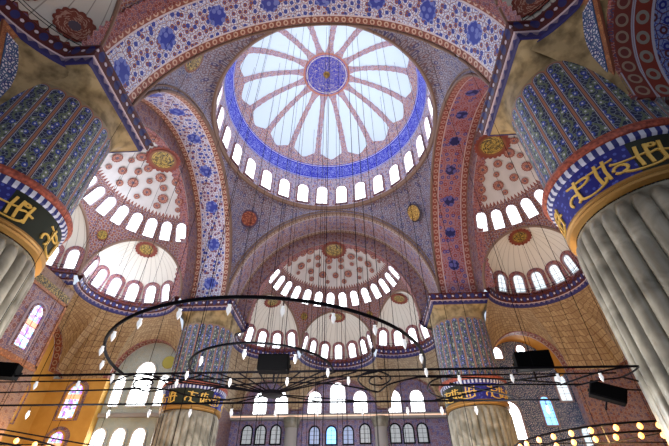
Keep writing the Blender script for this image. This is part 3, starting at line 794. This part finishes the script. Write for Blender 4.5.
# ------------------------------------------------------------------ far gallery: string course, columns, warm strips
g = thing('gallery_cornice', 'long stone string course across the far wall below the windows', 'cornice', (0, YF, 14.2))
mb = MB(); mb.box(-UW + .02, UW - .02, -.9, -.02, -.1, .5); mb.build('course', m['greyblock'], g, smooth=False)
mb = MB(); mb.box(-UW + .02, UW - .02, -.96, -.9, .18, .3); mb.build('strip_light', m['warmstrip'], g, smooth=False)
c0 = None
for i, x in enumerate((-6.2, 5.3)):
    t = thing('column', 'grey marble column under the far windows, ' + ('left one' if i == 0 else 'right one'), 'column', (x, YF - 1.2, 0), 0, 'columns on the far wall')
    mb = MB(); mb.lathe([(.95, 0), (.95, .3), (.8, .5), (.8, 13.0)], 28); mb.build('shaft', m['greyblock'], t)
    mb = MB(); mb.lathe([(.8, 12.9), (.95, 13.1), (1.05, 13.6), (1.15, 13.9), (1.15, 14.1), (0, 14.1)], 28); mb.build('capital', m['marble'], t)

# near side spandrel panels (white-blue tile in orange frames) beside the near piers
for sx, lb in ((1, 'triangular white and blue tile panel right of the near right pier'), (-1, 'triangular white and blue tile panel above the near left pier')):
    t = thing('tile_panel', lb, 'tile panel', (sx * (UWN - .1), -16.2, 16), 0)
    def tri(k, dx): 
        P = [(dx, .25, -.3), (dx - sx * .25, -2.3, 4.15), (dx - sx * .6, .5, 4.15)]
        c = [sum(p[i] for p in P) / 3 for i in range(3)]; return [tuple(c[i] + (p[i] - c[i]) * k for i in range(3)) for p in P]
    for nm_, k, o1, mt in (('frame', 1, 0, 'orangeband'), ('tile_field', .74, -.05 * sx, 'whitetile')):
        mb = MB(); f = tri(k, o1 ); bk = [(p[0] + sx * .12, p[1], p[2]) for p in f]
        mb.face(f, [(p[1], p[2]) for p in f])
        for j in range(3): mb.face([f[j], f[(j + 1) % 3], bk[(j + 1) % 3], bk[j]])
        mb.build(nm_, m[mt], t, smooth=False)

# ================================================================== iron chandelier frame (z about 5.5)
ZC = 5.5
ch = thing('chandelier', 'huge black iron chandelier frame with half rings, long bars and scrolls', 'chandelier', (0, -13.6, ZC))
def cp(pts, dz=0): return [(x, y + 13.6, dz) for x, y in pts]
def smoothp(pts, n=5):
    out = []
    for i in range(len(pts) - 1):
        p0, p1, p2, p3 = pts[max(0, i - 1)], pts[i], pts[i + 1], pts[min(len(pts) - 1, i + 2)]
        for k in range(n):
            t = k / n
            out.append(tuple(.5 * (2 * p1[j] + (p2[j] - p0[j]) * t + (2 * p0[j] - 5 * p1[j] + 4 * p2[j] - p3[j]) * t * t + (3 * p1[j] - p0[j] - 3 * p2[j] + p3[j]) * t ** 3) for j in (0, 1)))
    return out + [pts[-1]]
def part(name, pts, r, sm=True, closed=False, dz=0):
    mb = MB(); mb.tube(cp(smoothp(pts) if sm else pts, dz), r, 8, closed=closed); return mb.build(name, m['iron'], ch)
part('half_ring', [(-.1 + 4.5 * cos(a), -13.62 + 4.5 * sin(a)) for a in [pi + pi * k / 60 for k in range(61)]], .042, False)['label'] = 'large half ring'
part('half_ring', [(-.35 + 2.1 * cos(a), -13.62 + 2.15 * sin(a)) for a in [pi + pi * k / 40 for k in range(41)]], .035, False)['label'] = 'small inner half ring'
part('long_bar', [(-14, -13.75), (10.5, -13.5)], .035, False); part('long_bar', [(-14, -13.2), (10.2, -12.95)], .022, False)
part('long_bar', [(-14, -10.62), (9.6, -10.2)], .035, False); part('long_bar', [(-14, -12.0), (-4.9, -12.2)], .025, False); part('long_bar', [(4.8, -12.1), (9.6, -11.9)], .03, False)
part('long_bar', [(-14, -7.6), (-11.4, -2.9)], .03, False)
SP = [[(4.32, -12.9), (3.5, -12.28), (3.14, -11.45), (2.73, -11.91), (2.48, -12.72), (2.63, -13.27), (3.02, -13.51), (3.39, -13.14), (3.48, -12.67), (3.25, -12.19), (2.89, -12.31), (2.85, -12.8), (3.06, -13.06), (3.22, -12.78)],
      [(-5.47, -12.77), (-4.81, -13.31), (-4.09, -13.64), (-3.69, -13.25), (-3.68, -12.57), (-4.12, -12.07), (-4.64, -11.99), (-4.84, -12.43), (-4.5, -13.01), (-4.07, -13.18), (-4.05, -12.79), (-4.41, -12.51)],
      [(-3.68, -12.57), (-2.93, -13.02), (-2.34, -13.4)], [(-5.79, -12.16), (-4.69, -12.31), (-3.79, -12.05), (-3.36, -11.35), (-2.1, -10.79)],
      [(5.4, -12.27), (6.69, -11.47), (8.15, -10.48)], [(5.2, -10.4), (6.69, -11.47), (7.54, -12.45), (8.6, -12.85)],
      [(8.98, -11.87), (9.68, -13.06), (10.54, -13.51), (10.57, -12.56), (10.03, -12.31), (9.5, -11.74)],
      [(10.57, -12.56), (11.6, -11.93), (12.44, -11.27), (11.84, -11.19), (10.41, -11.48)],
      [(5.27, -13.03), (4.8, -12.5), (4.8, -11.58), (5.32, -10.75), (6.09, -10.35)], [(3.14, -11.45), (1.6, -12.4), (-.47, -12.6), (-2.3, -12.1), (-3.2, -11.3)],
      [(4.32, -12.9), (6, -12.75), (8.9, -12.1)]]
for q in SP: part('scroll', q, .026)
for a in range(-6, 7):
    x = -.47 + a * .62; part('spoke', [(-.47, -11.42), (x - .2 * (abs(a) > 3), -13.62 + .03 * abs(a))], .022, False)
for a in (-3, -1.6, 1.6, 3): part('spoke', [(-.47, -11.42), (-.47 + a, -10.4)], .022, False)
mb = MB(); mb.lathe([(0, -.08), (.35, -.06), (.38, 0), (.35, .06), (0, .1)], 24, c=(-.47, 2.18)); mb.build('hub', m['iron'], ch)
# glass lamps (copies share one mesh), each on its own chain
mb = MB(); mb.lathe([(0, -.52), (.018, -.5), (.03, -.46), (.055, -.42), (.075, -.36), (.078, -.31), (.05, -.25), (.045, -.22), (.062, -.2)], 12)
lamp0 = mb.build('glass', m['lampglass']); lg = lamp0.data; bpy.data.objects.remove(lamp0)
mb = MB(); mb.tube([(0, 0, 0), (0, 0, -.2)], .008, 5)
for k in range(3): mb.tube([(.06 * cos(k * 2.1), .06 * sin(k * 2.1), -.2), (0, 0, -.06)], .005, 4)
lc_ = mb.build('chain', m['iron']); lc = lc_.data; bpy.data.objects.remove(lc_)
def lamp(x, y, where, z=ZC - .03, sc=1):
    t = thing('glass_lamp', 'small pale glass lamp hanging below the ' + where, 'lamp', (x, y, z), random.random() * 6, 'glass lamps on the ' + where)
    t.scale = (sc * .68, sc * .68, sc * .75); link('glass', lg, t); link('chain', lc, t)
for k in range(13):
    a = pi + pi * (k + .5) / 13; lamp(-.1 + 4.5 * cos(a), -13.62 + 4.5 * sin(a), 'large iron half ring')
for k in range(5):
    a = pi + pi * (k + .5) / 5; lamp(-.35 + 2.1 * cos(a), -13.62 + 2.15 * sin(a), 'small inner iron half ring')
for x in (-8.6, -7.2, -5.9, -2.9, -1.3, .4, 2.2, 5.4, 6.9, 8.2, 9.4): lamp(x, -13.72 + .01 * (x + 14), 'front iron bar')
for x in (-9.6, -8.1, -6.6, -5.1, -3.6, -2.1, -.5, 1.0, 2.6, 4.2, 5.4, 6.6, 7.9, 9.1): lamp(x, -10.62 + .018 * (x + 14), 'rear iron bar', sc=1.15)

# speakers
def speaker(label, x, y, z, w, h, rz, tilt=0):
    t = thing('loudspeaker', label, 'speaker', (x, y, z), rz); t.rotation_euler = (0, tilt, rz)
    mb = MB(); mb.box(-w / 2, w / 2, -.22, .22, -h / 2, h / 2); o = mb.build('cabinet', m['speaker'], t, smooth=False)
    bv = o.modifiers.new('b', 'BEVEL'); bv.width = .03; bv.segments = 2
    mb = MB(); mb.box(-w / 2 + .04, w / 2 - .04, -.25, -.2, -h / 2 + .04, h / 2 - .04); mb.build('grille', m['speaker'], t, smooth=False)
    mb = MB(); mb.box(-w / 2 - .03, w / 2 + .03, .2, .24, -.05, .05); mb.tube([(0, .22, -h / 2 - .25), (0, .22, h / 2 * .5)], .03); mb.build('bracket', m['iron'], t, smooth=False)
speaker('black loudspeaker on the chandelier bar left of centre', -.02, -13.7, ZC + .2, .92, .48, .05)
speaker('black loudspeaker on the chandelier bar in front of the golden arch', 7.72, -13.3, ZC + .27, 1.0, .5, -.15)
speaker('black loudspeaker cut off by the left edge of the view', -8.5, -13.8, ZC + .13, 1.1, .42, .3)
speaker('tilted black loudspeaker near the right pier', 10.45, -11.7, ZC - .22, .98, .46, -.35, .42)

# small brass disc by the white arch
t = thing('brass_disc', 'dull gold round disc hanging on the white arch left of the far left pier', 'disc', (-16.9, 13.4, 15.9))
mb = MB(); mb.lathe([(0, -.04), (.62, -.04), (.66, 0), (.62, .04), (0, .04)], 32)
d_ = mb.build('plate', m['brass'], t); d_.rotation_euler = (pi / 2, 0, .2)
mb = MB(); mb.tube([(0, 0, .6), (0, .6, 2.0)], .02); mb.build('hanger', m['iron'], t)

# ================================================================== amber ring lamps low at left and right
def ring_lamp(label, x, y, r, rr, nb, glab):
    t = thing('ring_chandelier', label, 'chandelier', (x, y, ZC))
    mb = MB(); mb.tube([(r * cos(2 * pi * k / 64), r * sin(2 * pi * k / 64), 0) for k in range(64)], .05, 6, closed=True)
    mb.build('ring', m['iron'], t)
    mb = MB(); mb.tube([(rr * cos(2 * pi * k / 64), rr * sin(2 * pi * k / 64), -.2) for k in range(64)], .05, 6, closed=True)
    mb.build('ring', m['iron'], t)
    for k in range(6):
        a = k * pi / 3; mb = MB(); mb.tube([(0, 0, .02), (r * cos(a), r * sin(a), 0)], .03, 6); mb.build('spoke', m['iron'], t)
    mb = MB(); mb.lathe([(0, -.14), (.05, -.13), (.1, -.07), (.11, 0), (.07, .08), (.03, .11), (0, .11)], 10)
    b0 = mb.build('bulb', m['bulb']); me = b0.data; bpy.data.objects.remove(b0)
    for R_, n, dz in ((r, nb, -.14), (rr, int(nb * .75), -.34)):
        for k in range(n):
            a = 2 * pi * k / n + random.random() * .06
            o = thing('lamp_bulb', glab, 'bulb', (x + R_ * cos(a), y + R_ * sin(a), ZC + dz), 0, glab.replace('glowing', 'the'))
            link('bulb_glass', me, o); 
ring_lamp('large ring of glowing amber lamps low at the right', 15.2, -2.2, 4.6, 3.7, 34, 'glowing amber bulb on the ring lamp at the lower right')
ring_lamp('ring of glowing amber lamps in the lower left corner', -18.0, -3.4, 4.4, 3.5, 30, 'glowing amber bulb on the ring lamp in the lower left corner')

# ================================================================== suspension cables
def cable(x, y, z0, z1, r=.013, lab='thin dark suspension cable rising from the chandelier frame to the vault', grp='cables of the chandelier'):
    mb = MB(); mb.tube([(0, 0, 0), (0, 0, z1 - z0)], r, 5); o = mb.build('cable', m['iron']); o.location = (x, y, z0)
    tag(o, lab, 'cable', grp)
for x in (-9.5, -7.2, -5.2, -3.9, -2.5, -1.2, .1, 1.4, 2.6, 4.4, 6.0, 7.6, 9.6):
    cable(x, -13.75 + .0102 * (x + 14), ZC, HC + HA * sqrt(1 - (x / A) ** 2) - .05, .009)
def dome_z(x, y):
    q = (x * x + y * y) / 11.6 ** 2
    return ZE + DC * sqrt(max(0, 1 - q)) - .1
for x, y in ((-4, -10.4), (-1.5, -9.0), (1.2, -10.3), (3.6, -9.4), (-6.2, -7), (6.2, -7.2), (-3, -6), (0.5, -6.5), (3.3, -5.5), (-8.3, -3), (-5.5, -2.5), (-2, -2), (1.6, -2.2), (5, -1.5), (8.2, -2.6),
             (-7, 2), (-4, 2.6), (-.8, 1.5), (2.8, 2.2), (6.8, 2.4), (-5, 6.2), (-2.2, 7), (.9, 6.2), (3.9, 6.6), (-1, 9.8), (1.5, 10)):
    cable(x, y, 4.0, dome_z(x, y), .016, 'thin dark cable hanging vertically from the central dome', 'cables hanging from the dome')
for x, y in ((-6, 18.5), (-3.5, 19.5), (-1.2, 21), (1.3, 20.5), (3.8, 19.2), (6, 18), (-4, 23), (3.5, 23)):
    q = sqrt(max(0, 1 - (x * x + (y - B) ** 2) / 10.07 ** 2)); cable(x, y, 5, HC + 11.2 * q - .05, .016, 'thin dark cable hanging from the far semi dome', 'cables hanging from the far semi dome')
for x, y in ((-17.5, 2), (-18.5, -2), (-20, 4.5), (-21, .5), (-17, 6)):
    q = sqrt(max(0, 1 - ((abs(x) - B) ** 2 + y * y) / 9.37 ** 2)); cable(x, y, 5, HC + 11.2 * q - .05, .014, 'thin dark cable hanging from the left semi dome', 'cables hanging from the left semi dome')
    cable(-x, y + .7, 5, HC + 11.2 * sqrt(max(0, 1 - ((abs(x) - B) ** 2 + (y + .7) ** 2) / 9.37 ** 2)) - .05, .014, 'thin dark cable hanging from the right semi dome', 'cables hanging from the right semi dome')

# ================================================================== light
W = bpy.data.worlds.new('world'); S.world = W; W.use_nodes = True
bg = W.node_tree.nodes['Background']; bg.inputs[0].default_value = (.75, .85, 1, 1); bg.inputs[1].default_value = .5
def plight(name, loc, e, col, r=.4):
    l = bpy.data.lights.new(name, 'POINT'); l.energy = e; l.color = col; l.shadow_soft_size = r
    o = bpy.data.objects.new(name, l); COL.objects.link(o); o.location = loc
for x, y, e in ((-8, -11, 350), (0, -15.5, 350), (8, -11, 350), (0, -2, 900), (-7, 5, 900), (7, 5, 900), (0, 15, 1100), (-6, -6, 700), (6, -4, 700)): plight('chandelier_glow', (x, y, 4.6), e, (1, .98, .97), .8)
for x in (-15.6, 15.2): plight('amber_ring_glow', (x, -2.4, 5.0), 900 if x < 0 else 1600, (1, .6, .22), 1.5); plight('amber_ring_glow', (x * 1.5, 5, 6.0), 900, (1, .62, .25), .8)
for q in ((-23, 22, 13),): plight('corner_daylight', q, 800, (.9, .95, 1), 1.5)
for q, e in (((-20, 1, 26.5), 380), ((-22.5, 7.5, 22.6), 260), ((-22.5, -6, 22.6), 300), ((0, 0, 38), 700)): plight('window_daylight', q, e, (.72, .84, 1), 1.5)

# ================================================================== camera
cx, cy, yaw, pitch, roll, f = 2.433, -25.014, -3.2285, 40.0579, .0282, 380.45
y_, p_, r_ = rad(yaw), rad(pitch), rad(roll)
fw = Vector((sin(y_) * cos(p_), cos(y_) * cos(p_), sin(p_))); rt = Vector((cos(y_), -sin(y_), 0)); up = rt.cross(fw)
Rr = rt * cos(r_) + up * sin(r_); Uu = up * cos(r_) - rt * sin(r_)
cam = bpy.data.cameras.new('camera'); co = bpy.data.objects.new('camera', cam); COL.objects.link(co)
co.matrix_world = frame((cx, cy, 1.6), Rr, Uu, -fw); cam.sensor_width = 36; cam.lens = f / 669 * 36; cam.clip_end = 300; cam.clip_start = .05
S.camera = co
S.view_settings.view_transform = 'Standard'; S.view_settings.look = 'None'; S.view_settings.gamma = 1; S.view_settings.use_curve_mapping = False
S.view_settings.exposure = 1.0
